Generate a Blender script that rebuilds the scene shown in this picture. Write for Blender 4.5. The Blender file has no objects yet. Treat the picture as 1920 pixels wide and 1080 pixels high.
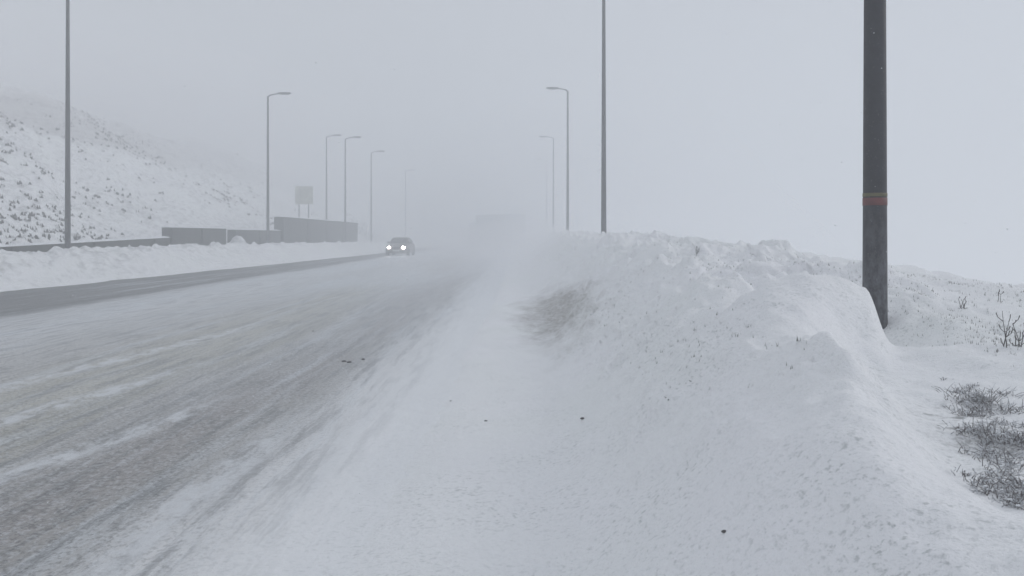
import bpy, math, random
import numpy as np
from mathutils import Vector

R = math.radians
S = bpy.context.scene
COL = S.collection

# ------------------------------------------------------------------ camera, sky, sun, exposure
EYE = 1.6
cam_d = bpy.data.cameras.new("camera")
cam = bpy.data.objects.new("camera", cam_d); COL.objects.link(cam)
cam.location = (0, 0, EYE); cam.rotation_euler = (R(90), 0, 0)
F = 1663.0
cam_d.sensor_width = 36.0; cam_d.lens = 36.0 * F / 1920.0
cam_d.shift_x = -24.0 / 1920.0
cam_d.shift_y = -100.0 / 1920.0
cam_d.clip_start = 0.05; cam_d.clip_end = 2000
S.camera = cam

SUN_EL, SUN_AZ = R(25), R(70)          # azimuth measured from +Y towards +X
w = bpy.data.worlds.new("World"); S.world = w; w.use_nodes = True
nt = w.node_tree; nt.nodes.clear()
out = nt.nodes.new("ShaderNodeOutputWorld")
sky = nt.nodes.new("ShaderNodeTexSky"); sky.sky_type = 'NISHITA'; sky.sun_disc = False
sky.sun_elevation = SUN_EL; sky.sun_rotation = SUN_AZ
b1 = nt.nodes.new("ShaderNodeBackground"); b1.inputs[1].default_value = 0.08
nt.links.new(sky.outputs[0], b1.inputs[0])
tc = nt.nodes.new("ShaderNodeTexCoord"); sx = nt.nodes.new("ShaderNodeSeparateXYZ")
nt.links.new(tc.outputs['Generated'], sx.inputs[0])
mr = nt.nodes.new("ShaderNodeMapRange"); mr.inputs[1].default_value = -0.7; mr.inputs[2].default_value = 0.7
nt.links.new(sx.outputs[0], mr.inputs[0])
rp = nt.nodes.new("ShaderNodeValToRGB")     # overcast cloud: a little brighter and bluer on the open valley side
rp.color_ramp.elements[0].color = (0.775, 0.815, 0.84, 1)
rp.color_ramp.elements[1].color = (0.89, 0.905, 1.01, 1)
nt.links.new(mr.outputs[0], rp.inputs[0])
b2 = nt.nodes.new("ShaderNodeBackground"); b2.inputs[1].default_value = 0.44
nt.links.new(rp.outputs[0], b2.inputs[0])
mx = nt.nodes.new("ShaderNodeMixShader"); mx.inputs[0].default_value = 0.9
nt.links.new(b1.outputs[0], mx.inputs[1]); nt.links.new(b2.outputs[0], mx.inputs[2])
nt.links.new(mx.outputs[0], out.inputs[0])

sd = bpy.data.lights.new("sun", 'SUN'); sd.energy = 1.7; sd.angle = R(16); sd.color = (1.0, 0.97, 0.94)
sun = bpy.data.objects.new("sun", sd); COL.objects.link(sun)
dv = Vector((math.sin(SUN_AZ) * math.cos(SUN_EL), math.cos(SUN_AZ) * math.cos(SUN_EL), math.sin(SUN_EL)))
sun.rotation_euler = dv.to_track_quat('Z', 'Y').to_euler(); sun.location = (20, 10, 20)

S.view_settings.view_transform = 'Standard'; S.view_settings.look = 'None'
S.view_settings.gamma = 1.0; S.view_settings.exposure = 0.38
S.cycles.volume_bounces = 7; S.cycles.max_bounces = 10; S.cycles.diffuse_bounces = 3
S.cycles.use_denoising = True
S.cycles.use_adaptive_sampling = True

rng = np.random.default_rng(7)
random.seed(11)

# ------------------------------------------------------------------ helpers
def tag(o, label=None, cat=None, group=None, kind=None):
    if label: o['label'] = label
    if cat: o['category'] = cat
    if group: o['group'] = group
    if kind: o['kind'] = kind
    return o

def empty(name, loc, rz=0.0):
    o = bpy.data.objects.new(name, None); o.empty_display_size = 0.3
    o.location = loc; o.rotation_euler = (0, 0, rz); COL.objects.link(o); return o

class MB:
    """collects simple shapes and links them as one mesh"""
    def __init__(s): s.v = []; s.f = []
    def add(s, vs, fs):
        n = len(s.v); s.v += [tuple(p) for p in vs]; s.f += [tuple(i + n for i in f) for f in fs]
    def box(s, x0, x1, y0, y1, z0, z1, t=0.0):
        # t: taper of the top face inwards
        s.add([(x0,y0,z0),(x1,y0,z0),(x1,y1,z0),(x0,y1,z0),(x0+t,y0+t,z1),(x1-t,y0+t,z1),(x1-t,y1-t,z1),(x0+t,y1-t,z1)],
              [(0,3,2,1),(4,5,6,7),(0,1,5,4),(1,2,6,5),(2,3,7,6),(3,0,4,7)])
    def tube(s, pts, rad, n=8, cap=True, ph=0.0):
        pts = [Vector(p) for p in pts]; rings = []
        for i, p in enumerate(pts):
            d = (pts[min(i+1, len(pts)-1)] - pts[max(i-1, 0)]).normalized()
            a = d.orthogonal().normalized() if abs(d.z) < 0.999 else Vector((1, 0, 0))
            b = d.cross(a).normalized()
            rings.append([p + (a*math.cos(2*math.pi*k/n+ph) + b*math.sin(2*math.pi*k/n+ph))*rad[i] for k in range(n)])
        vs = [q for r in rings for q in r]; fs = []
        for i in range(len(pts)-1):
            for k in range(n):
                fs.append((i*n+k, i*n+(k+1)%n, (i+1)*n+(k+1)%n, (i+1)*n+k))
        if cap:
            fs.append(tuple(range(n))[::-1]); fs.append(tuple((len(pts)-1)*n+k for k in range(n)))
        s.add(vs, fs)
    def loft(s, sections, cap=True):
        n = len(sections[0]); vs = [q for r in sections for q in r]; fs = []
        for i in range(len(sections)-1):
            for k in range(n):
                fs.append((i*n+k, i*n+(k+1)%n, (i+1)*n+(k+1)%n, (i+1)*n+k))
        if cap:
            fs.append(tuple(range(n))[::-1]); fs.append(tuple((len(sections)-1)*n+k for k in range(n)))
        s.add(vs, fs)
    def build(s, name, m, parent=None, smooth=False, bevel=0.0):
        me = bpy.data.meshes.new(name); me.from_pydata(s.v, [], s.f); me.update()
        if smooth:
            for p in me.polygons: p.use_smooth = True
        me.materials.append(m)
        o = bpy.data.objects.new(name, me); COL.objects.link(o)
        if parent: o.parent = parent
        if bevel:
            md = o.modifiers.new("bevel", 'BEVEL'); md.width = bevel; md.segments = 2; md.limit_method = 'ANGLE'
        return o

def copy_tree(o, parent=None):
    c = o.copy(); COL.objects.link(c)
    if parent: c.parent = parent
    for ch in list(o.children): copy_tree(ch, c)
    return c

# ------------------------------------------------------------------ noise
P = rng.permutation(4096)
GV = rng.random(4096)
def vnoise(x, y, seed=0):
    x = np.asarray(x, float); y = np.asarray(y, float)
    xi = np.floor(x).astype(np.int64); yi = np.floor(y).astype(np.int64)
    fx = x - xi; fy = y - yi
    fx = fx*fx*fx*(fx*(fx*6-15)+10); fy = fy*fy*fy*(fy*(fy*6-15)+10)
    def h(a, b): return GV[(P[(P[(a + seed*57) & 4095] + b) & 4095])]
    a = h(xi, yi); b = h(xi+1, yi); c = h(xi, yi+1); d = h(xi+1, yi+1)
    return (a + (b-a)*fx + (c-a)*fy + (a-b-c+d)*fx*fy)*2 - 1
def fbm(x, y, o=4, seed=0, g=0.5):
    t = 0; a = 1.0
    for i in range(o):
        t = t + a*vnoise(x*2**i + 13.7*i, y*2**i + 7.1*i, seed+i); a *= g
    return t
def ss(t):
    t = np.clip(t, 0, 1); return t*t*(3-2*t)
def gauss(X, Y, cx, cy, sx_, sy_):
    return np.exp(-((X-cx)/sx_)**2 - ((Y-cy)/sy_)**2)

# ------------------------------------------------------------------ terrain height (road surface = 0)
def berm_base(Y): return np.interp(Y, [0, 25, 40, 70, 300], [-14.3, -14.3, -13.6, -12.2, -12.0])
def height(X, Y):
    X = np.asarray(X, float); Y = np.asarray(Y, float)
    z = np.full(np.broadcast(X, Y).shape, -0.05)
    # ---- right verge bank
    H = np.interp(Y, [0, 5, 7, 8, 10, 16, 33, 62, 100, 300], [0.52, 0.70, 0.76, 0.86, 1.02, 1.25, 1.42, 1.56, 1.62, 1.62])
    wig = 0.35*vnoise(Y*0.16, Y*0+3, 5) + 0.10*vnoise(Y*0.7, Y*0+9, 6)
    x0 = np.interp(Y, [0, 4, 8, 15, 22, 32, 60], [0.15, 0.15, 0.18, 0.20, 0.0, -0.7, -0.85])
    wd = np.interp(Y, [0, 6, 10, 20, 35], [1.55, 1.7, 2.3, 2.7, 3.2])
    s = ss((X - x0 + wig*0.5)/wd)
    bank = (H-0.03)*s + 0.118*ss((X + 1.25 + 0.2*wig)/0.85) + 0.03*ss((X+0.6)/2)
    # lumps of ploughed and drifted snow
    near = np.clip(1.4 - Y/60, 0.3, 1)
    rough = 0.06*ss((X+1.0)/0.6) + 0.88*ss((X-x0+0.3)/1.2)
    bank = bank + rough*(0.05*fbm(X*1.1, Y*0.8, 3, 20) + 0.022*fbm(X*4.2, Y*3.4, 3, 30)*near)
    patch = ss(0.5+1.3*vnoise(X*0.55, Y*0.4, 44))
    bank = bank + rough*near*patch*0.014*np.maximum(0, fbm(X*13, Y*11, 2, 50))
    # soft drift ridge running away from the camera, steep side facing right
    cx = np.interp(Y, [0, 2.7, 5.4, 6.4], [1.0, 1.18, 1.62, 2.1]) + 0.05*np.sin(Y*1.7)
    d = X - cx
    ridge = np.where(d < 0, np.exp(-(d/0.75)**2), np.exp(-(d/0.26)**2))
    bank = bank + 0.22*ridge*ss((Y-2.3)/1.2)*ss((6.9-Y)/1.2)
    # drift mound leaning against the lamp post, with the scoop the wind has dug behind it
    md = X - (2.28 + 0.33*(Y-6.75))
    mound = np.where(md < 0, np.exp(-(md/0.85)**2), np.where(md < 0.27, 1 - 0.15*np.clip(md/0.27, 0, 1)**2.5, 0.85*np.exp(-(np.maximum(md-0.27, 0)/0.155)**3)))
    bank = bank + 0.46*mound*np.exp(-((Y-6.75)/0.62)**2)
    bank = bank - 0.20*gauss(X, Y, 2.95, 7.2, 0.24, 0.7)
    bank = bank - 0.08*gauss(X, Y, 2.5, 5.6, 0.40, 1.0)
    # second lump of old bank right of it, with plants
    bank = bank + 0.06*gauss(X, Y, 3.1, 5.2, 0.6, 1.6)
    # hollows trodden or blown in the surface
    for (hx, hy, hs, hd) in ((0.60, 4.9, 0.16, 0.035), (1.22, 4.0, 0.13, 0.03), (1.62, 3.4, 0.12, 0.03), (0.86, 3.3, 0.10, 0.02)):
        bank = bank - hd*gauss(X, Y, hx, hy, hs, hs*0.8)
    # broken clods thrown on the crest and on the upper flank
    cr = ss((X-1.3)/0.8)*ss((4.6-X)/0.8)*ss((Y-7.2)/2.5)
    bank = bank + cr*(0.13*np.maximum(0, fbm(X*1.7, Y*1.1, 3, 51)) + 0.07*np.abs(fbm(X*5, Y*3, 2, 52)))
    fl = ss((X-0.2)/0.7)*ss((2.0-X)/0.5)*ss((Y-3)/1.5)
    bank = bank + fl*(0.085*np.maximum(0, fbm(X*3.2, Y*2.6, 3, 53)) + 0.035*np.maximum(0, fbm(X*8, Y*8, 2, 54))*near)
    chunk = ss((vnoise(X*3.6, Y*2.2, 151) + 0.35*vnoise(X*9, Y*6, 152) - 0.12)/0.28)*(0.6+0.4*vnoise(X*1.3, Y, 153))
    chunk2 = ss((vnoise(X*6.5, Y*5, 154) + 0.4*vnoise(X*15, Y*12, 155) - 0.30)/0.22)
    bank = bank + 0.10*cr*chunk + 0.045*fl*chunk2*(0.4+0.6*ss((vnoise(X*.9, Y*.7, 156)+.2)/.5))
    # falls away to the valley
    bank = bank + 0.05*ss((X-3.0)/.5)*near*np.abs(fbm(X*3.2, Y*2.4, 3, 57))
    bank = bank - 0.10*np.maximum(0, X-3.9) - 6.0*ss((X-5.5)/26)
    z = np.where(X > -4, z + bank, z)
    # ---- left berm thrown up by the plough
    bb = berm_base(Y)
    t = ss((bb - X)/2.0)
    lump = fbm(X*1.5, Y*1.2, 3, 60)*0.14 + np.abs(fbm(X*3.6, Y*2.0, 3, 70))*0.16
    bh = np.interp(Y, [0, 27, 45, 80, 300], [0.95, 0.93, 0.98, 0.78, 0.7])
    berm = t*(bh + 0.05 + lump) - 0.35*ss((bb-2.2-X)/1.2)
    berm = berm + 0.85*gauss(X, Y, -17.6, 54.2, 0.5, 0.75)
    z = np.where(X < -8, z + berm*ss((bb-X)/0.3), z)
    # ---- hillside above the wall
    hx = -X
    hill = np.interp(hx, [18.6, 19.4, 30, 40, 42.5, 48, 62, 80, 110, 140], [0, 0.5, 6.2, 11.6, 12.3, 13.0, 21, 31, 37, 38])
    amp = ss((hx-19)/8)
    hill = hill*(1 + 0.06*vnoise(Y*0.03, X*0.05, 80)) + amp*(0.9*fbm(X*0.10, Y*0.06, 3, 81) + 0.22*fbm(X*0.9, Y*0.6, 3, 85) + 0.07*fbm(X*3.4, Y*2.2, 2, 88))
    z = np.where(hx > 18.6, z + hill, z)
    z = z + np.where(Y > 100, 0, 0)
    return z

def hit(px, py):
    """point of the ground seen at a pixel of the 1920x1080 photograph"""
    dx = (px-984)/F; dz = -(py-440)/F
    ys = np.concatenate([np.arange(1.8, 12, 0.01), np.arange(12, 160, 0.05)])
    z = np.maximum(height(dx*ys, ys), np.where((dx*ys < 0) & (dx*ys > -15), 0, -99))
    i = np.argmax(EYE + dz*ys < z)
    return Vector((dx*ys[i], ys[i], float(z[i])))
def gz(x, y): return float(height(np.array([x]), np.array([y]))[0])

# ------------------------------------------------------------------ materials
def mat(name):
    m = bpy.data.materials.new(name); m.use_nodes = True
    n = m.node_tree; b = n.nodes['Principled BSDF']; return m, n, b
def N(n, t, **kw):
    x = n.nodes.new(t)
    for k, v in kw.items():
        if k.startswith('i_'): x.inputs[int(k[2:])].default_value = v
        else: setattr(x, k, v)
    return x
def noise(n, vec, scale, detail=3, rough=0.55):
    t = n.nodes.new("ShaderNodeTexNoise"); t.inputs['Scale'].default_value = scale
    t.inputs['Detail'].default_value = detail; t.inputs['Roughness'].default_value = rough
    n.links.new(vec, t.inputs['Vector']); return t.outputs['Fac']
def mapping(n, vec, scale):
    t = n.nodes.new("ShaderNodeMapping"); t.inputs['Scale'].default_value = scale
    n.links.new(vec, t.inputs['Vector']); return t.outputs[0]
def math_(n, op, a, b=None, c=None, clamp=False):
    t = n.nodes.new("ShaderNodeMath"); t.operation = op; t.use_clamp = clamp
    for i, q in enumerate((a, b, c)):
        if q is None: continue
        if isinstance(q, (int, float)): t.inputs[i].default_value = q
        else: n.links.new(q, t.inputs[i])
    return t.outputs[0]
def mrange(n, v, a, b, c=0.0, d=1.0, smooth=False):
    t = n.nodes.new("ShaderNodeMapRange"); t.inputs[1].default_value = a; t.inputs[2].default_value = b
    t.inputs[3].default_value = c; t.inputs[4].default_value = d
    if smooth: t.interpolation_type = 'SMOOTHSTEP'
    n.links.new(v, t.inputs[0]); return t.outputs[0]
def mixc(n, f, a, b):
    t = n.nodes.new("ShaderNodeMix"); t.data_type = 'RGBA'
    for sock, q in ((t.inputs[0], f), (t.inputs[6], a), (t.inputs[7], b)):
        if isinstance(q, (int, float)): sock.default_value = q
        elif isinstance(q, tuple): sock.default_value = (*q, 1)
        else: n.links.new(q, sock)
    return t.outputs[2]
def bump(n, b, h, strength, dist):
    t = n.nodes.new("ShaderNodeBump"); t.inputs['Strength'].default_value = strength; t.inputs['Distance'].default_value = dist
    n.links.new(h, t.inputs['Height']); n.links.new(t.outputs[0], b.inputs['Normal'])

def plain(name, col, rough=0.6, metal=0.0, var=0.15, scale=8, frost=0.0):
    m, n, b = mat(name)
    tcn = n.nodes.new("ShaderNodeTexCoord"); v = tcn.outputs['Object']
    f = noise(n, v, scale, 4)
    c = mixc(n, mrange(n, f, 0.35, 0.65), tuple(x*(1-var) for x in col), tuple(min(1, x*(1+var)) for x in col))
    if frost:
        fr = noise(n, v, 60, 3, 0.7)
        c = mixc(n, mrange(n, fr, 0.66-0.1*frost, 0.75, 0, 0.6*min(1, frost)), c, (0.75, 0.79, 0.84))
        so = n.nodes.new("ShaderNodeSeparateXYZ"); n.links.new(v, so.inputs[0])
        pl = math_(n, 'MULTIPLY', mrange(n, so.outputs[2], 1.5, 0.2), mrange(n, noise(n, mapping(n, v, (1, 1, 0.5)), 18, 4, 0.7), 0.42, 0.62, 0, 0.16))
        c = mixc(n, pl, c, (0.7, 0.74, 0.8))
    n.links.new(c, b.inputs['Base Color'])
    b.inputs['Roughness'].default_value = rough; b.inputs['Metallic'].default_value = metal
    return m

# snow on the ground
def ground_material():
    m, n, b = mat("snow_ground")
    g = n.nodes.new("ShaderNodeNewGeometry"); pos = g.outputs['Position']
    sp = n.nodes.new("ShaderNodeSeparateXYZ"); n.links.new(pos, sp.inputs[0])
    big = noise(n, mapping(n, pos, (0.5, 0.3, 0.5)), 1.0, 3)
    c = mixc(n, mrange(n, big, 0.3, 0.7), (0.90, 0.92, 0.92), (0.93, 0.935, 0.96))
    # dirt specks and stalk tips, in clumps
    sp1 = noise(n, pos, 36, 3, 0.65); cl = noise(n, pos, 1.3, 3, 0.6)
    k = math_(n, 'MULTIPLY', mrange(n, sp1, 0.54, 0.68), mrange(n, cl, 0.42, 0.66, 0.10, 0.6))
    c = mixc(n, k, c, (0.36, 0.39, 0.39))
    sp3 = noise(n, pos, 90, 2, 0.6)
    c = mixc(n, mrange(n, sp3, 0.60, 0.72, 0, 0.30), c, (0.35, 0.37, 0.38))
    # bare, coarser soil and heather showing through on the hillside, dark specks on the plough berm
    hillm = mrange(n, sp.outputs[0], -13.0, -15.5)
    sp2 = noise(n, mapping(n, pos, (1, 0.7, 1)), 3.2, 4, 0.7)
    sp4 = noise(n, mapping(n, pos, (0.25, 0.15, 0.25)), 1.0, 3, 0.6)
    k2 = math_(n, 'MULTIPLY', mrange(n, math_(n, 'ADD', sp2, mrange(n, sp4, 0.3, 0.7, -0.09, 0.07)), 0.48, 0.64, 0, 0.42), hillm)
    c = mixc(n, k2, c, (0.21, 0.22, 0.22))
    # dull brown earth terrace edge high on the hill
    ed = noise(n, mapping(n, pos, (0.12, 0.05, 0.1)), 1.0, 3)
    zz = math_(n, 'ADD', sp.outputs[2], mrange(n, ed, 0.2, 0.8, -2.0, 2.0))
    band = math_(n, 'MULTIPLY', mrange(n, zz, 7.0, 8.5), mrange(n, zz, 14.5, 12.5))
    c = mixc(n, math_(n, 'MULTIPLY', math_(n, 'MULTIPLY', band, 0.42), hillm), c, (0.36, 0.33, 0.33))
    # scoured patch of brown earth at the foot of the bank
    mp = n.nodes.new("ShaderNodeVectorMath"); mp.operation = 'SUBTRACT'; n.links.new(pos, mp.inputs[0]); mp.inputs[1].default_value = PATCH
    ms = n.nodes.new("ShaderNodeVectorMath"); ms.operation = 'MULTIPLY'; n.links.new(mp.outputs[0], ms.inputs[0]); ms.inputs[1].default_value = (1/0.82, 1/6.0, 0)
    ln = n.nodes.new("ShaderNodeVectorMath"); ln.operation = 'LENGTH'; n.links.new(ms.outputs[0], ln.inputs[0])
    dn = noise(n, mapping(n, pos, (2.2, 0.9, 1)), 1.0, 4, 0.65)
    r = math_(n, 'ADD', ln.outputs['Value'], mrange(n, dn, 0.2, 0.8, -0.5, 0.5))
    gr = noise(n, mapping(n, pos, (1, 0.5, 1)), 14, 4, 0.7)
    pk = math_(n, 'MULTIPLY', mrange(n, r, 1.15, 0.25, 0, 1, True), mrange(n, gr, 0.35, 0.62, 0.45, 1.0))
    c = mixc(n, math_(n, 'MULTIPLY', pk, 0.72), c, (0.20, 0.18, 0.15))
    # peaty heath showing between the heather clumps
    mp2 = n.nodes.new("ShaderNodeVectorMath"); mp2.operation = 'SUBTRACT'; n.links.new(pos, mp2.inputs[0]); mp2.inputs[1].default_value = HEATH
    ms2 = n.nodes.new("ShaderNodeVectorMath"); ms2.operation = 'MULTIPLY'; n.links.new(mp2.outputs[0], ms2.inputs[0]); ms2.inputs[1].default_value = (1/0.30, 1/0.62, 0)
    ln2 = n.nodes.new("ShaderNodeVectorMath"); ln2.operation = 'LENGTH'; n.links.new(ms2.outputs[0], ln2.inputs[0])
    a1 = noise(n, pos, 17, 5, 0.7); a2 = noise(n, pos, 5, 2, 0.5)
    pk2 = math_(n, 'MULTIPLY', mrange(n, math_(n, 'ADD', ln2.outputs['Value'], mrange(n, a2, 0.2, 0.8, -0.5, 0.5)), 1.1, 0.5), mrange(n, a1, 0.48, 0.60))
    c = mixc(n, math_(n, 'MULTIPLY', pk2, 0.7), c, (0.20, 0.20, 0.20))
    n.links.new(c, b.inputs['Base Color'])
    b.inputs['Roughness'].default_value = 0.75; b.inputs['Specular IOR Level'].default_value = 0.25
    h = math_(n, 'ADD', math_(n, 'MULTIPLY', noise(n, pos, 9, 4, 0.6), 1.0), math_(n, 'MULTIPLY', noise(n, pos, 45, 3, 0.6), 0.5))
    bump(n, b, h, 0.6, 0.03)
    return m

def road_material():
    m, n, b = mat("slush_road")
    g = n.nodes.new("ShaderNodeNewGeometry"); pos = g.outputs['Position']
    sp = n.nodes.new("ShaderNodeSeparateXYZ"); n.links.new(pos, sp.inputs[0])
    w1 = noise(n, mapping(n, pos, (0.35, 0.10, 1)), 1.0, 2)
    w2 = noise(n, mapping(n, pos, (2.6, 0.35, 1)), 1.0, 4, 0.62)
    x = math_(n, 'ADD', sp.outputs[0], mrange(n, w1, 0.2, 0.8, -0.45, 0.45))
    x = math_(n, 'ADD', x, mrange(n, w2, 0.2, 0.8, -0.32, 0.32))
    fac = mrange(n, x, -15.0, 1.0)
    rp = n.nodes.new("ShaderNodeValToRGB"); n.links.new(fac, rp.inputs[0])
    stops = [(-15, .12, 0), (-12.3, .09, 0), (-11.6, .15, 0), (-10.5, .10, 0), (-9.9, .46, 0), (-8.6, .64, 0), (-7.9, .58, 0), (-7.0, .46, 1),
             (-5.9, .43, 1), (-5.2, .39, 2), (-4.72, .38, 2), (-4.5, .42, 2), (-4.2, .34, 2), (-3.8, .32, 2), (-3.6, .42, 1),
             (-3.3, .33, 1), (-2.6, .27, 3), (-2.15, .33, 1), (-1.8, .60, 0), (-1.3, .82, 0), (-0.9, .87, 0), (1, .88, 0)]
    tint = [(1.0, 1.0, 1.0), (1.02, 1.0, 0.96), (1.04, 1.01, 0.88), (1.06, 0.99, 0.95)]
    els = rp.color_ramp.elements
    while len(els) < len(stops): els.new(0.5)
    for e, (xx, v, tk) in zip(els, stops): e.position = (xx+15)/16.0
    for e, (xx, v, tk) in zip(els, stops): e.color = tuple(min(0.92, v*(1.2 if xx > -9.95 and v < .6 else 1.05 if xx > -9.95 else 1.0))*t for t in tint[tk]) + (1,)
    c = rp.outputs[0]
    # snow dragged along the carriageway, streaks and grains
    st = noise(n, mapping(n, pos, (2.6, 0.12, 1)), 1.0, 5, 0.7)
    c = mixc(n, mrange(n, st, 0.50, 0.64, 0, 0.5), c, (0.70, 0.74, 0.78))
    st2 = noise(n, mapping(n, pos, (7, 0.6, 1)), 1.0, 4, 0.7)
    c = mixc(n, mrange(n, st2, 0.49, 0.62, 0, 0.6), c, (0.13, 0.135, 0.14))
    gr = noise(n, mapping(n, pos, (1, 0.75, 1)), 34, 4, 0.75)
    nearr = mrange(n, sp.outputs[0], -0.9, -2.4, 0.12, 1.0)
    c = mixc(n, math_(n, 'MULTIPLY', mrange(n, gr, 0.50, 0.60, 0, 0.62), nearr), c, (0.11, 0.11, 0.11))
    fade = mrange(n, sp.outputs[0], -1.0, -1.9, 0.0, 1.0)
    gr2 = noise(n, mapping(n, pos, (1, 0.8, 1)), 30, 4, 0.75)
    c = mixc(n, mrange(n, gr2, 0.50, 0.60, 0, 0.38), c, (0.74, 0.77, 0.80))
    spk = noise(n, pos, 36, 3, 0.65)
    c = mixc(n, math_(n, 'SUBTRACT', 1.0, fade), c, mixc(n, mrange(n, spk, 0.54, 0.68, 0, 0.3), (0.91, 0.925, 0.94), (0.38, 0.41, 0.41)))
    # short ridges of packed snow between the wheel tracks, veering with the traffic
    for x_, sl, ya, yb, wdh in ((-4.5, 0.15, 9.8, 12.0, 0.13), (-3.43, 0.17, 7.6, 9.5, 0.10), (-2.0, -0.02, 6.0, 9.0, 0.12), (-5.6, 0.10, 13, 18, 0.16)):
        cx_ = math_(n, 'MULTIPLY_ADD', sp.outputs[1], sl, x_ - sl*7.6 if x_ < -4 else x_ - sl*5.8)
        dd_ = math_(n, 'ABSOLUTE', math_(n, 'SUBTRACT', math_(n, 'ADD', sp.outputs[0], mrange(n, w2, 0.2, 0.8, -0.10, 0.10)), cx_))
        mk = math_(n, 'MULTIPLY', mrange(n, dd_, wdh*1.7, wdh*0.4, 0, 1, True), mrange(n, sp.outputs[1], yb, ya, 0, 1, True))
        bk = noise(n, mapping(n, pos, (3.5, 1.6, 1)), 1.0 + 0.1*abs(x_), 5, 0.7)
        c = mixc(n, math_(n, 'MULTIPLY', mk, mrange(n, bk, 0.42, 0.56, 0.08, 0.85)), c, (0.74, 0.76, 0.78))
    # lanes paled with distance: whiteout haze painted into their colour, broken by noise
    haze_n = noise(n, mapping(n, pos, (0.5, 0.05, 1)), 1.0, 4, 0.6)
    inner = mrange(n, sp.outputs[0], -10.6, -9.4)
    c = mixc(n, math_(n, 'MULTIPLY', math_(n, 'MULTIPLY', mrange(n, sp.outputs[1], 5, 30, 0.06, 0.72), mrange(n, haze_n, 0.3, 0.65, 0.45, 1.1)), inner), c, (0.66, 0.70, 0.74))
    n.links.new(c, b.inputs['Base Color'])
    b.inputs['Roughness'].default_value = 0.62; b.inputs['Specular IOR Level'].default_value = 0.3
    h = math_(n, 'ADD', math_(n, 'MULTIPLY', st, 0.8), math_(n, 'MULTIPLY', gr2, 0.6))
    bump(n, b, h, 0.5, 0.03)
    return m

def grid_mesh(name, xs, ys, zf, m, keep=None):
    X, Y = np.meshgrid(xs, ys); Z = zf(X, Y)
    nx, ny = len(xs), len(ys)
    co = np.stack([X, Y, Z], -1).reshape(-1, 3).astype(np.float32)
    i = np.arange((ny-1)*(nx-1)); r = i // (nx-1); c = i % (nx-1); a = r*nx + c
    q = np.stack([a, a+1, a+nx+1, a+nx], -1).astype(np.int32)
    me = bpy.data.meshes.new(name)
    me.vertices.add(len(co)); me.vertices.foreach_set("co", co.ravel())
    me.loops.add(q.size); me.loops.foreach_set("vertex_index", q.ravel())
    me.polygons.add(len(q)); me.polygons.foreach_set("loop_start", np.arange(0, q.size, 4, dtype=np.int32))
    me.polygons.foreach_set("use_smooth", np.ones(len(q), bool))
    me.update(calc_edges=True); me.validate()
    me.materials.append(m)
    o = bpy.data.objects.new(name, me); COL.objects.link(o); return o

PATCH = tuple(hit(1040, 582)); HEATH = tuple(hit(1885, 815)); print("PATCH", PATCH)

# ------------------------------------------------------------------ ground and road
xs = np.concatenate([np.arange(-120, -20, 0.42), np.arange(-20, -12, 0.075), np.arange(-12, -1.2, 0.6), np.arange(-1.2, 4.2, 0.026),
                     np.arange(4.2, 8, 0.12), np.arange(8, 110, 1.5)])
yn = [2.0]
while yn[-1] < 300: yn.append(yn[-1]*1.0066)
ys = np.concatenate([np.arange(-30, 0, 1.0), np.arange(0, 2, 0.1), np.array(yn)])
tag(grid_mesh("ground", xs, ys, height, ground_material()), kind='structure')

def road_z(X, Y):
    rut = -0.012*np.exp(-((X+2.7)/0.45)**2) - 0.012*np.exp(-((X+4.1)/0.35)**2) 
    sn = 0.03*ss((X+2.0)/1.4)
    mid = 0.03*np.exp(-((X+8.8)/0.9)**2)
    return 0.0 + rut + sn + mid + 0.012*fbm(X*1.8, Y*0.35, 3, 100) + 0.005*fbm(X*9, Y*5, 2, 104)
rx = np.concatenate([np.arange(-15.4, -6, 0.12), np.arange(-6, -0.38, 0.035)])
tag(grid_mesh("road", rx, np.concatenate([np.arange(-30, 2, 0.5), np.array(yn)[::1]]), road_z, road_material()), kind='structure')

# ------------------------------------------------------------------ materials of things
M_pole = plain("dark_galvanised_steel", (0.013, 0.013, 0.02), 0.6, 0.0, 0.25, 14, frost=0.35)
M_head = plain("lantern_grey", (0.10, 0.105, 0.11), 0.5, 0.2)
M_glassl = plain("lantern_glass", (0.35, 0.36, 0.36), 0.25)
M_wall = plain("stained_concrete", (0.035, 0.038, 0.035), 0.9, 0, 0.3, 1.5)
M_snow = plain("snow", (0.86, 0.88, 0.91), 0.8, 0, 0.05, 4)
M_tapeg = plain("olive_tape", (0.11, 0.10, 0.04), 0.6)
M_taper = plain("red_tape", (0.13, 0.03, 0.03), 0.6, 0, 0.2)
M_twig = plain("dead_stalk", (0.085, 0.078, 0.075), 0.9, 0, 0.3)
M_tips = plain("pale_dead_grass", (0.30, 0.30, 0.29), 0.9, 0, 0.3)
M_heath = plain("heather", (0.24, 0.23, 0.23), 0.9, 0, 0.35, 10)
m_, n_, b_ = mat("snow_dusted_heather"); M_heath = m_     # frost lies on the upper sides
g_ = n_.nodes.new("ShaderNodeNewGeometry"); q_ = n_.nodes.new("ShaderNodeSeparateXYZ"); n_.links.new(g_.outputs['Normal'], q_.inputs[0])
f_ = math_(n_, 'ADD', q_.outputs[2], mrange(n_, noise(n_, g_.outputs['Position'], 60, 3), 0.3, 0.7, -0.5, 0.5))
n_.links.new(mixc(n_, mrange(n_, f_, 0.1, 0.7, 0, 0.85), (0.19, 0.175, 0.175), (0.75, 0.78, 0.82)), b_.inputs['Base Color']); b_.inputs['Roughness'].default_value = 0.9
M_stone = plain("wet_stone", (0.10, 0.095, 0.095), 0.8, 0, 0.3, 20)
M_tyre = plain("tyre_rubber", (0.03, 0.03, 0.032), 0.9)

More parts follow.
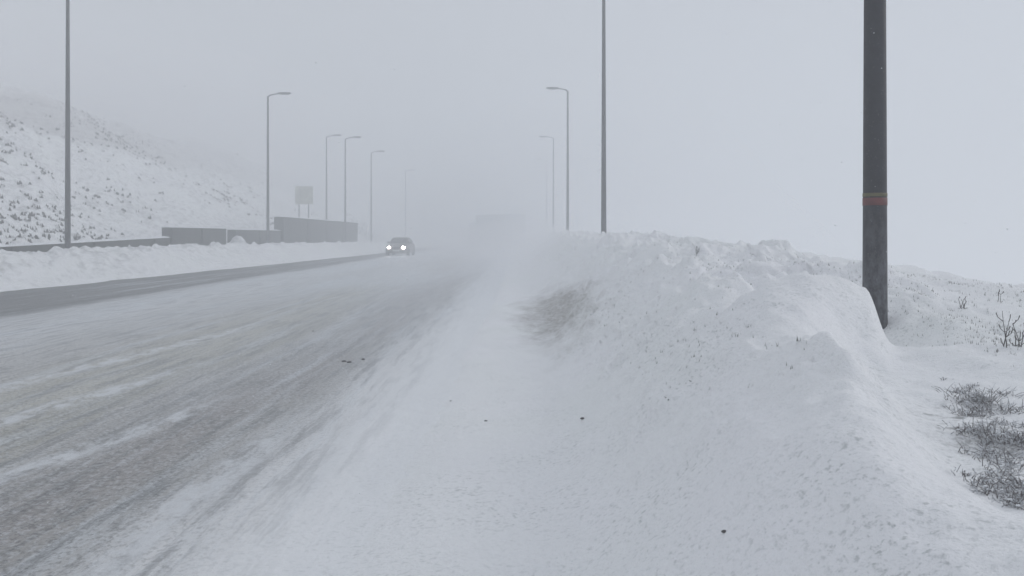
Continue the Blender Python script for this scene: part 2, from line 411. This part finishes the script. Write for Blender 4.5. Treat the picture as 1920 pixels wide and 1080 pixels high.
# ------------------------------------------------------------------ street lamps
LAMP_H = 10.0
def tape_band(z0, z1, m, name, parent):
    rr = lambda z: 0.1035 - 0.0046*z
    b = MB(); b.tube([(0,0,z0),(0,0,z1)], [rr(z0)+0.003, rr(z1)+0.003], 16); b.build(name, m, parent, True)
def make_lamp():
    root = empty("street_lamp", (0, 0, 0))
    b = MB(); rr = lambda z: 0.1035 - 0.0046*z
    zs = [-0.9, 0.0, 0.9, 1.6, 2.6, 4, 6, 8, 9.85, LAMP_H]
    b.tube([(0,0,z) for z in zs], [rr(z) for z in zs], 16)
    b.build("pole", M_pole, root, True)
    a = MB(); a.tube([(0,0,9.93),(-0.12,0,10.05),(-0.4,0,10.12),(-0.85,0,10.16)], [0.05,0.045,0.036,0.034], 8)
    a.build("arm", M_pole, root, True)
    h = MB()
    secs = []
    for x, ww, hh in ((-0.62,0.05,0.04),(-0.75,0.12,0.07),(-1.1,0.17,0.09),(-1.4,0.15,0.07),(-1.52,0.06,0.03)):
        secs.append([(x, ww*math.cos(t), 10.18+hh*math.sin(t)*(1 if math.sin(t) > 0 else 0.7)) for t in [k*math.pi/6 for k in range(12)]])
    h.loft(secs); hd = h.build("lamp_head", M_head, root, True)
    g = MB(); g.box(-1.38, -0.84, -0.11, 0.11, 10.085, 10.125, 0.0); g.build("lens", M_glassl, hd, False, 0.01)
    d = MB(); d.box(-0.045, 0.045, 0.085, 0.105, 0.95, 1.45); d.build("access_door", M_head, root)
    return root
GR_R = "street lamps along the right verge"; GR_L = "street lamps along the left wall"
lamp = make_lamp()
right = [(3.0, 7.6, "thick dark steel lamp post standing in the snowdrift, nearest, banded with red tape"),
         (3.0, 33.7, "tall slim lamp post rising out of the frame, second on the right verge"),
         (3.0, 62.0, "right verge lamp post with its whole lantern arm in view against pale sky"),
         (3.0, 93.0, "faint lamp post just left of the clearer one on the right verge"),
         (3.0, 122.0, "barely visible lamp post in the fog, farthest along the right verge")]
left = [(-16.8, 32.6, "tall dark lamp post at the left of the photo, nearest behind the ploughed snow berm"),
        (-16.8, 58.0, "lamp post in front of the low dark wall, lantern arm pointing right"),
        (-19.9, 89.0, "hazy lamp post rising from behind the tall dark wall on the slope"),
        (-16.8, 83.0, "hazy lamp post standing before the right half of the tall dark wall"),
        (-16.8, 97.0, "pale lamp post just beyond the right end of the tall dark wall"),
        (-16.8, 125.0, "very faint lamp post in the fog just right of the oncoming car"),
        (-16.8, 148.0, "ghostly lamp post in fog, second beyond the oncoming car"),
        (-16.8, 175.0, "ghostly lamp post almost lost in fog, third beyond the oncoming car")]
for i, (x, y, lb) in enumerate(right + left):
    o = lamp if i == 0 else copy_tree(lamp)
    isr = i < len(right)
    g0 = gz(x, y)
    base = {0: 0.55, 1: 1.38}.get(i, (g0 if isr else max(g0, 0.55)))
    o.location = (x, y, base); o.rotation_euler.z = 0 if isr else math.pi
    tag(o, lb, "street lamp", GR_R if isr else GR_L)
tape_band(1.375, 1.405, M_tapeg, "tape_band", lamp); tape_band(1.30, 1.365, M_taper, "tape_band", lamp)
for ch in lamp.children:
    if ch.name.startswith("tape_band"): ch['label'] = "thin olive tape band" if "olive" in ch.data.materials[0].name else "faded red tape band"

# ------------------------------------------------------------------ walls on the left
def wall(name, y0, y1, z0, z1, label, x=-18.0, th=0.45, piers=0.0, cap=0.07, cat="wall", group=None, zb=0.2):
    root = empty(name, (x, y0, 0)); L = y1-y0
    n = max(2, int(L/1.0)); b = MB(); s = []
    for k in range(n+1):
        y = L*k/n; zt = z0 + (z1-z0)*k/n
        s.append([(-th, y, zb), (0, y, zb), (0, y, zt), (-th, y, zt)])
    b.loft(s)
    if piers:
        k = 0.0
        while k < L-0.3:
            zt = z0+(z1-z0)*(k+0.15)/L
            b.box(-0.01, 0.09, k, k+0.35, zb, zt-0.06); k += piers
    b.build("masonry", M_wall, root, False)
    cb = MB(); s = []
    n = max(3, int(L/0.35)); rg = random.Random(int(y0*10))
    for k in range(n+1):
        y = -0.03 + (L+0.06)*k/n; zt = z0 + (z1-z0)*min(1, max(0, k/n)); c = cap*rg.uniform(0.6, 1.3)*(0.5 if k in (0, n) else 1)
        s.append([(-th-0.03, y, zt+0.003), (0.03+0.02*rg.random(), y, zt+0.003), (0.0, y, zt+c*0.7), (-th*0.5, y, zt+c), (-th, y, zt+c*0.7)])
    cb.loft(s); cb.build("snow_cap", M_snow, root, True)
    tag(root, label, cat, group); return root
wall("parapet_wall", 19.0, 45.0, 0.95, 1.45, "long low dark parapet wall running behind the left snow berm to the edge of the photo", piers=6.0)
wall("parapet_wall", 45.0, 53.4, 1.96, 1.96, "short raised dark wall section left of the gap in the wall", piers=4.2, x=-17.97)
wall("parapet_wall", 55.0, 65.4, 1.90, 1.90, "dark wall section between the gap and the tall wall", piers=5.2)
wall("retaining_wall", 65.45, 95.0, 2.92, 2.86, "tallest long dark wall, its top snow-lined, left of the oncoming car", x=-17.9, th=0.6, piers=7.35, cap=0.10)

# ------------------------------------------------------------------ road sign on the slope
sx0, sy0 = -21.4, 84.0
sz = gz(sx0, sy0)
root = empty("road_sign", (sx0, sy0, sz))
M_sign = plain("sign_back", (0.5, 0.51, 0.42), 0.6, 0, 0.2, 2)
zc = EYE + (440-366)*sy0/F - sz
b = MB(); b.box(-0.35, 1.35, -0.03, 0.03, zc-0.85, zc+0.85); b.build("panel", M_sign, root, False, 0.02)
for px in (0.0, 0.9):
    b = MB(); b.tube([(px, 0.09, -0.6), (px, 0.09, zc+0.7)], [0.06, 0.06], 8); b.build("post", M_head, root, True)
tag(root, "dull olive square sign board on posts standing on the snowy slope above the tall wall", "sign")

# ------------------------------------------------------------------ car
def make_car():
    root = empty("car", (0, 0, 0))
    M_body = plain("car_paint", (0.17, 0.15, 0.148), 0.35, 0.0, 0.1, 2)
    M_glass = plain("car_glass", (0.035, 0.042, 0.045), 0.15)
    M_dark = plain("car_trim", (0.025, 0.025, 0.027), 0.7)
    M_plate = plain("car_plate", (0.5, 0.5, 0.48), 0.5)
    # front faces -Y. stations: y, half width bottom, half width shoulder, z bottom, shoulder z
    b = MB(); secs = []
    for y, wb, wsd, zb, zs, zt in ((-2.05,.62,.60,.34,.62,.66),(-1.95,.80,.78,.24,.70,.76),(-1.6,.87,.85,.20,.78,.86),(-0.95,.89,.87,.19,.86,.96),
                                   (-0.6,.90,.88,.19,.90,1.0),(0.6,.90,.88,.19,.92,1.0),(1.4,.90,.87,.20,.94,1.02),(1.9,.86,.82,.26,.92,1.0),(2.05,.74,.70,.38,.85,.92)):
        secs.append([(-wb*.9,y,zb),(wb*.9,y,zb),(wb,y,zb+.12),(wb,y,(zb+zs)/2),(wsd,y,zs),(wsd*.8,y,zt),(-wsd*.8,y,zt),(-wsd,y,zs),(-wb,y,(zb+zs)/2),(-wb,y,zb+.12)])
    b.loft(secs); b.build("body", M_body, root, True, 0.0)
    c = MB(); secs = []
    for y, hw, z, zb in ((-0.95,.70,.98,.93),(-0.30,.62,1.42,.93),(0.3,.61,1.47,.93),(1.2,.59,1.42,.93),(1.85,.66,1.02,.93)):
        secs.append([(-.78,y,zb),(.78,y,zb),(hw,y,z-.04 if z > 1.1 else z-.01),(hw*.85,y,z),(-hw*.85,y,z),(-hw,y,z-.04 if z > 1.1 else z-.01)])
    c.loft(secs); c.build("cabin", M_body, root, True)
    g = MB(); g.add([(-.66,-.965,1.0),(.66,-.965,1.0),(.55,-.375,1.40),(-.55,-.375,1.40)],[(0,1,2,3)])
    g.add([(-.66,-.955,0.995),(.66,-.955,0.995),(.55,-.365,1.395),(-.55,-.365,1.395)],[(3,2,1,0)]); g.build("windscreen", M_glass, root)
    for s in (-1, 1):
        g = MB(); g.add([(s*.775,-.70,1.03),(s*.79,1.45,1.03),(s*.64,1.10,1.36),(s*.66,-.25,1.36)],[(0,1,2,3)])
        g.add([(s*.765,-.70,1.03),(s*.78,1.45,1.03),(s*.63,1.10,1.36),(s*.65,-.25,1.36)],[(3,2,1,0)]); g.build("side_window", M_glass, root)
        mm = MB(); mm.loft([[(s*.80,-.62+dy,.98+dz) for dy,dz in ((0,0),(.1,0),(.1,.12),(0,.12))],[(s*1.0,-.60+dy,.99+dz) for dy,dz in ((0,0),(.09,0),(.09,.13),(0,.13))]])
        mm.build("wing_mirror", M_dark, root)
        for y in (-1.3, 1.3):
            t = MB(); t.tube([(s*.72,y,.31),(s*.74,y,.31),(s*.90,y,.31),(s*.92,y,.31)],[.26,.31,.31,.27],20); wh = t.build("wheel", M_tyre, root, True)
            r_ = MB(); r_.tube([(s*.90,y,.31),(s*.928,y,.31)],[.19,.17],14); r_.build("rim", M_head, wh)
        hm, hn, hb = mat("headlight_lit"); hb.inputs['Emission Color'].default_value = (1, 0.95, 0.90, 1); hb.inputs['Emission Strength'].default_value = 45.0
        h = MB(); secs = []
        for yy, rx_, rz_ in ((-1.90,.15,.10),(-2.09,.13,.09),(-2.13,.09,.06)):
            secs.append([(s*.57+rx_*math.cos(k*math.pi/6), yy, .66+rz_*math.sin(k*math.pi/6)) for k in range(12)])
        h.loft(secs); h.build("headlight", hm, root, True)
    g = MB(); g.box(-.36,.36,-2.075,-2.03,.55,.70); g.build("grille", M_dark, root, False, .01)
    g = MB(); g.box(-.66,.66,-2.10,-1.98,.27,.45); g.build("bumper", M_dark, root, False, .03)
    g = MB(); g.box(-.26,.26,-2.125,-2.10,.36,.47); g.build("number_plate", M_plate, root)
    return root
car = make_car(); car.location = (-9.45, 67.5, 0.03); car.rotation_euler.z = R(-2); car.scale = (0.94, 0.94, 0.94)
tag(car, "dark small car coming towards the camera with both headlights lit", "car")

# ------------------------------------------------------------------ lorry in the fog
def make_lorry():
    root = empty("lorry", (0, 0, 0))
    M_box = plain("lorry_box", (0.6, 0.62, 0.63), 0.6, 0, 0.08, 1)
    M_cab = plain("lorry_cab", (0.7, 0.72, 0.75), 0.5)
    M_dk = plain("lorry_chassis", (0.5, 0.51, 0.53), 0.8)
    b = MB(); b.box(-1.25,1.25,-4.0,3.6,1.05,4.05); bx_ = b.build("cargo_box", M_box, root, False, .06)
    for x in (-.61,.61):
        d = MB(); d.box(x-.56,x+.56,-4.045,-4.003,1.15,3.9); dd = d.build("rear_door", M_cab, bx_, False, .01)
    b = MB(); prof=[(3.75,.75),(5.55,.75),(5.6,1.9),(5.25,3.0),(3.75,3.2)]
    b.loft([[(-1.2,y,z) for y,z in prof],[(1.2,y,z) for y,z in prof]]); b.build("cab", M_cab, root, False, .06)
    b = MB(); b.box(-.45,.45,-3.95,5.3,.62,1.04); b.build("chassis", M_dk, root)
    b = MB(); b.box(-1.2,1.2,-4.02,-3.92,.45,.62); b.build("rear_bumper", M_dk, root)
    for y in (-2.6,-1.4,4.6):
        for s in (-1,1):
            t = MB(); t.tube([(s*.85,y,.5),(s*.9,y,.5),(s*1.16,y,.5),(s*1.2,y,.5)],[.44,.5,.5,.44],20); wh=t.build("wheel", M_tyre, root, True)
            r_ = MB(); r_.tube([(s*1.14,y,.5),(s*1.21,y,.5)],[.26,.22],14); r_.build("rim", M_head, wh)
    for s in (-1,1):
        t = MB(); t.box(s*1.0-.12,s*1.0+.12,-4.08,-4.03,.72,.9); t.build("tail_light", M_taper, root)
    return root
lo = make_lorry(); lo.location = (-3.1, 108, 0.0); lo.rotation_euler.z = R(34)
tag(lo, "large pale box lorry looming faintly in the fog at the far end of the road", "lorry")

# ------------------------------------------------------------------ plants
def make_weed(seed, h=0.3):
    rg = random.Random(seed); b = MB()
    for k in range(rg.randint(2, 4)):
        a = rg.uniform(0, 6.28); ln = h*rg.uniform(.6, 1.1); lean = rg.uniform(.05, .35)
        p0 = Vector((rg.uniform(-.03,.03), rg.uniform(-.03,.03), -.05)); pts = [p0]
        for j in range(1, 5):
            t = j/4; pts.append(p0 + Vector((math.cos(a)*lean*ln*t*t + rg.uniform(-.006,.006), math.sin(a)*lean*ln*t*t, ln*t)))
        b.tube(pts, [.0045,.004,.003,.0022,.0015], 4)
        for j in range(rg.randint(2, 5)):
            q = pts[rg.randint(1, 4)]; aa = rg.uniform(0, 6.28); l2 = ln*rg.uniform(.12, .3)
            b.tube([q, q+Vector((math.cos(aa)*l2*.6, math.sin(aa)*l2*.6, l2*.5)), q+Vector((math.cos(aa)*l2*.8, math.sin(aa)*l2*.8, l2))], [.003,.003,.004], 3)
    return b
weeds = [(1888,650,.27,"tallest dark stalk standing upright near the right edge of the photo"),
         (1912,650,.20,"dark double stalk at the very right edge beside the tallest stalk"),
         (1872,566,.16,"small thin stalk on the snow crest above the tallest stalk"),
         (1805,577,.13,"short bent stalk on the snow crest between the lamp post and the tall stalk"),
         (1750,548,.10,"low stalk poking out of the crest right of the thick lamp post"),
         (1308,478,.16,"lone stalk sticking up from the crest left of the thick lamp post"),
         (1295,714,.06,"dark broken stalk in the smooth snow of the middle foreground"),
         (1252,745,.05,"short dark twig just below and left of the broken stalk"),]
for i, (px, py, h, lb) in enumerate(weeds):
    p = hit(px, py); o = make_weed(100+i, h).build("dead_stalk", M_twig)
    o.location = p; tag(o, lb, "plant", "dead stalks poking out of the snow")

def make_shrub(seed, r, h):
    rg = random.Random(seed); root = empty("heather_clump", (0, 0, 0)); b = MB(); sn = MB()
    lobes = [(rg.gauss(0, r*.6), rg.gauss(0, r*.7), r*rg.uniform(.3, .6)) for _ in range(6)]
    for k in range(int(85*(r/.08)**2)):
        lx, ly, lr = rg.choice(lobes); x, y = rg.gauss(lx, lr*.6), rg.gauss(ly, lr*.6)
        ln = h*rg.uniform(.25, 1.0)
        d = Vector((rg.gauss(0, .8), rg.gauss(0, .8), rg.uniform(.3, 1.2))).normalized()
        c0 = Vector((x, y, rg.uniform(-.014, .006))); c1 = c0 + d*ln*.5; c2 = c1 + (d + Vector((rg.gauss(0,.4), rg.gauss(0,.4), -.2))).normalized()*ln*.5
        b.tube([c0, c1, c2], [.0022, .0018, .0010], 3, False)
        for j in range(2):
            c = c1.lerp(c2, rg.random()); q = Vector((rg.uniform(-1,1), rg.uniform(-1,1), rg.uniform(-.3,1))).normalized()*rg.uniform(.004, .010); e = q.orthogonal().normalized()*.0022
            b.add([c-e, c+e, c+q], [(0,1,2)])
        if rg.random() < .10:
            c = c1.lerp(c2, rg.random()); s_ = rg.uniform(.003, .007)
            sn.loft([[(c.x+s_*math.cos(t)*m_*1.3, c.y+s_*math.sin(t)*m_, c.z+zz*s_) for t in [u*math.pi/3 for u in range(6)]] for m_, zz in ((.5,-.4),(1,0),(.75,.4),(.25,.6))])
    b.build("twigs", M_heath, root); sn.build("snow_clumps", M_snow, root, True)
    return root
shr = [(1850,742,.13,.10,"upper left dark heather clump in the snow near the right edge"),
       (1885,765,.14,.10,"heather clump just right of the upper left one, thin and grey"),
       (1822,772,.07,.06,"smallest heather tuft left of the dark clumps"),
       (1862,800,.13,.09,"heather clump in the middle of the dark patch at the right"),
       (1905,825,.13,.11,"dense heather clump against the right edge, halfway down the patch"),
       (1868,850,.11,.08,"brownish heather clump below the middle of the dark patch"),
       (1842,888,.06,.05,"small low heather tuft at the lower left of the dark patch"),
       (1878,915,.10,.09,"purplish brown heather clump at the bottom of the dark patch"),
       (1912,905,.12,.10,"lowest heather clump touching the right edge of the photo")] + [
       (1800,730,.05,.05,"sparse grey tuft poking out of snow just up and left of the heather patch"),
       (1832,720,.045,.05,"sparse tuft at the top edge of the heather patch below the bare stalks"),
       (1893,790,.06,.05,"thin tuft by the right edge between the two upper heather clumps"),
       (1848,822,.05,.05,"thin pale tuft in the gap at the middle of the heather patch"),
       (1826,806,.035,.04,"tiny tuft at the left fringe of the heather patch, halfway down"),
       (1896,866,.055,.05,"sparse tuft under the dense clump at the right edge"),
       (1858,880,.04,.04,"small faint tuft between the two lowest heather clumps"),
       (1905,940,.05,.05,"lowest sparse tuft, below all the heather clumps at the right edge"),
       (1775,705,.03,.04,"tiniest tuft, lying farthest up and left of the heather patch")]
for i, (px, py, r_, h, lb) in enumerate(shr):
    p = hit(px, py+8); o = make_shrub(300+i, r_*1.05, h*.8); o.location = p; tag(o, lb, "plant", "heather clumps showing through the snow")

# loose blades, uncountable: hillside tussocks and the tips along the right bank
def scatter(name, pts, h0, h1, wd, m, blades=4, seed=1):
    rg = np.random.default_rng(seed); n = len(pts)*blades
    c = np.repeat(pts, blades, 0); hh = rg.uniform(h0, h1, n); a = rg.uniform(0, 2*np.pi, n); ln = rg.uniform(0.1, 0.8, n)*hh
    off = rg.normal(0, h1*.25, (n, 2)); c = c.copy(); c[:, :2] += off
    ww = wd*rg.uniform(.6, 1.4, n)
    dx, dy = np.cos(a), np.sin(a)
    v0 = c + np.stack([-dy*ww, dx*ww, np.full(n, -h1*.3)], 1); v1 = c + np.stack([dy*ww, -dx*ww, np.full(n, -h1*.3)], 1)
    v2 = c + np.stack([dx*ln, dy*ln, hh], 1)
    co = np.stack([v0, v1, v2], 1).reshape(-1, 3).astype(np.float32)
    me = bpy.data.meshes.new(name); me.vertices.add(3*n); me.vertices.foreach_set("co", co.ravel())
    me.loops.add(3*n); me.loops.foreach_set("vertex_index", np.arange(3*n, dtype=np.int32))
    me.polygons.add(n); me.polygons.foreach_set("loop_start", np.arange(0, 3*n, 3, dtype=np.int32))
    me.update(calc_edges=True); me.materials.append(m)
    o = bpy.data.objects.new(name, me); COL.objects.link(o); return o
n = 26000
X = -19.6 - 42*rng.random(n)**1.2; Y = 24 + 110*rng.random(n)
k = 1.1*vnoise(X*.16, Y*.10, 199) + .7*vnoise(X*.45, Y*.3, 200) + .6*vnoise(X*1.1, Y*.8, 201) + rng.normal(0, .35, n) > .55
X, Y = X[k], Y[k]; pts = np.stack([X, Y, height(X, Y)], 1)
tag(scatter("tussock_grass", pts, .04, .17, .06, M_twig, 4, 3), "dark grass tussocks peppering the snowy hillside on the left", "grass", kind='stuff')
n = 16000
Y = 4.5 + 60*rng.random(n)**1.7; X = .9 + 3.6*rng.random(n)
k = vnoise(X*1.1, Y*.6, 210) + .5*vnoise(X*3, Y*2, 211) + rng.normal(0, .6, n) > .30
k &= ~((X < 2.9) & (X > 1.5) & (Y < 6.6))
X, Y = X[k], Y[k]
X2 = 3.1 + 2.6*rng.random(5000); Y2 = 5.5 + 6*rng.random(5000); k = vnoise(X2*1.6, Y2, 215) + rng.normal(0, .5, 5000) > .35
X = np.concatenate([X, X2[k]]); Y = np.concatenate([Y, Y2[k]]); pts = np.stack([X, Y, height(X, Y)], 1)
tag(scatter("verge_grass", pts, .006, .03, .0028, M_tips, 3, 4), "fine dead grass tips showing through snow along the right bank", "grass", kind='stuff')

# ------------------------------------------------------------------ stones and clods
def stone(seed, s):
    rg = random.Random(seed); b = MB(); secs = []
    for m_, zz in ((.5,-.5),(.95,-.15),(1,.2),(.7,.5),(.2,.66)):
        secs.append([(s*m_*math.cos(u)*rg.uniform(.8,1.25)*1.2, s*m_*math.sin(u)*rg.uniform(.8,1.2), s*zz*rg.uniform(.85,1.15)) for u in [q*math.pi/4 for q in range(8)]])
    b.loft(secs); return b.build("stone", M_stone, None, True)
sts = [  # px, py, size, label(275,710,.035,"reddish dark lump on the slushy road at the left, beside the pale streak"),
       (645,678,.035,"left dark clod of the three lying together on the road"),
       (655,681,.030,"second dark clod touching the left one on the road"),
       (681,676,.028,"right dark clod of the little group on the road"),
       (587,622,.020,"small dark clod on the road behind the group"),
       (1092,786,.018,"dark pebble in the smooth snow right of the middle"),
       (911,790,.014,"tiny pebble in the snow left of the dark pebble"),
       (845,752,.013,"tiny dark speck of stone at the snowy road edge"),
       (1358,1000,.012,"dark pebble lying in a dent in the foreground snow")]
for i, (px, py, s_, lb) in enumerate(sts):
    p = hit(px, py)
    if p.x < -0.5: p.z = float(road_z(np.array(p.x), np.array(p.y)))
    s_ *= 0.75; o = stone(500+i, s_); o.location = p + Vector((0, 0, s_*.15)); tag(o, lb, "stone", "dark clods and pebbles")

# ------------------------------------------------------------------ driving snow
n = 5200
Y = 2.6 + 22*rng.random(n)**0.8; X = (rng.random(n)*1.5-.75)*(Y+1.5); Z = -.2 + rng.random(n)*(1.8+.45*Y)
k = Z > height(X, Y) + .05
X, Y, Z = X[k], Y[k], Z[k]; n = len(X)
oc = np.array([(1,0,0),(-1,0,0),(0,1,0),(0,-1,0),(0,0,1),(0,0,-1)], float)
of = np.array([(0,2,4),(2,1,4),(1,3,4),(3,0,4),(2,0,5),(1,2,5),(3,1,5),(0,3,5)])
sz_ = rng.uniform(.0012, .0030, n)
st = oc[None]*sz_[:, None, None]*np.array([1.5, 1.0, 1.0]) + np.stack([X, Y, Z], 1)[:, None, :]
fc = (of[None] + (np.arange(n)*6)[:, None, None]).reshape(-1, 3)
me = bpy.data.meshes.new("snowflakes"); me.vertices.add(6*n); me.vertices.foreach_set("co", st.astype(np.float32).ravel())
me.loops.add(fc.size); me.loops.foreach_set("vertex_index", fc.ravel().astype(np.int32))
me.polygons.add(len(fc)); me.polygons.foreach_set("loop_start", np.arange(0, fc.size, 3, dtype=np.int32)); me.update(calc_edges=True)
me.materials.append(M_snow); o = bpy.data.objects.new("snowflakes", me); COL.objects.link(o)
tag(o, "fine snowflakes blowing through the air over the road and bank", "snow", kind='stuff')

# ------------------------------------------------------------------ ground drift blowing off the bank
bm = bpy.data.materials.new("blowing_snow"); bm.use_nodes = True; bn = bm.node_tree; bn.nodes.clear()
bo = bn.nodes.new("ShaderNodeOutputMaterial"); bv = bn.nodes.new("ShaderNodeVolumePrincipled")
bv.inputs['Density'].default_value = 0.0135; bv.inputs['Color'].default_value = (0.98, 0.98, 1, 1); bn.links.new(bv.outputs[0], bo.inputs['Volume'])
veils = ((14, 118, -6.5, 5.2, -.8, 3.4), (19, 104, -4.0, 4.6, -.8, 2.7), (25, 92, -2.0, 4.0, -.8, 2.2),
         (9, 90, 2.6, 24, -7, 2.9), (13, 80, 3.4, 20, -7, 2.3), (40, 230, -84, -24, 2, 37), (56, 220, -76, -30, 5, 32),
         (12, 75, 0.6, 9, -3, 2.6), (46, 285, -24, 34, -7, 30), (70, 285, -22, 30, -7, 25))
for kk, (y0, y1, xa, xb, zb, zt) in enumerate(veils):
    b = MB(); secs = []
    for q in range(25):
        t = q/24; y = y0 + (y1-y0)*t; e = math.sqrt(max(0.02, 1-(2*t-1)**4)); ring = []
        for u in range(18):
            a = 2*math.pi*u/18; wob = 1 + 0.18*float(vnoise(t*6+kk*9, u*0.5 if u < 9 else (18-u)*0.5, 90+kk))
            ring.append(((xa+xb)/2 + (xb-xa)/2*e*math.cos(a)*wob, y, zb if math.sin(a) < 0 else zb + (zt-zb)*e*math.sin(a)*wob*(0.6+0.4*t)))
        secs.append(ring[::-1])
    b.loft(secs)
    mm_ = bm
    if kk > 7:
        mm_ = bm.copy(); mm_.node_tree.nodes["Principled Volume"].inputs['Density'].default_value = 0.006
    tag(b.build("blowing_snow", mm_, None, True), "white veils of drifting snow blown across the road, bank and hillside", "snow", "veils of ground drift", kind='stuff')

# ------------------------------------------------------------------ haze
HAZE = 0.0145
b = MB(); b.box(-125, 115, -34, 306, -9.5, 44)
hm = bpy.data.materials.new("blizzard_air"); hm.use_nodes = True; hn = hm.node_tree; hn.nodes.clear()
ho = hn.nodes.new("ShaderNodeOutputMaterial"); hv = hn.nodes.new("ShaderNodeVolumePrincipled")
hv.inputs['Color'].default_value = (0.96, 0.98, 1.0, 1); hv.inputs['Density'].default_value = HAZE; hv.inputs['Anisotropy'].default_value = 0.0
hn.links.new(hv.outputs[0], ho.inputs['Volume'])
hz = b.build("haze", hm); tag(hz, "thick pale blizzard haze filling the air", "haze", kind='stuff')
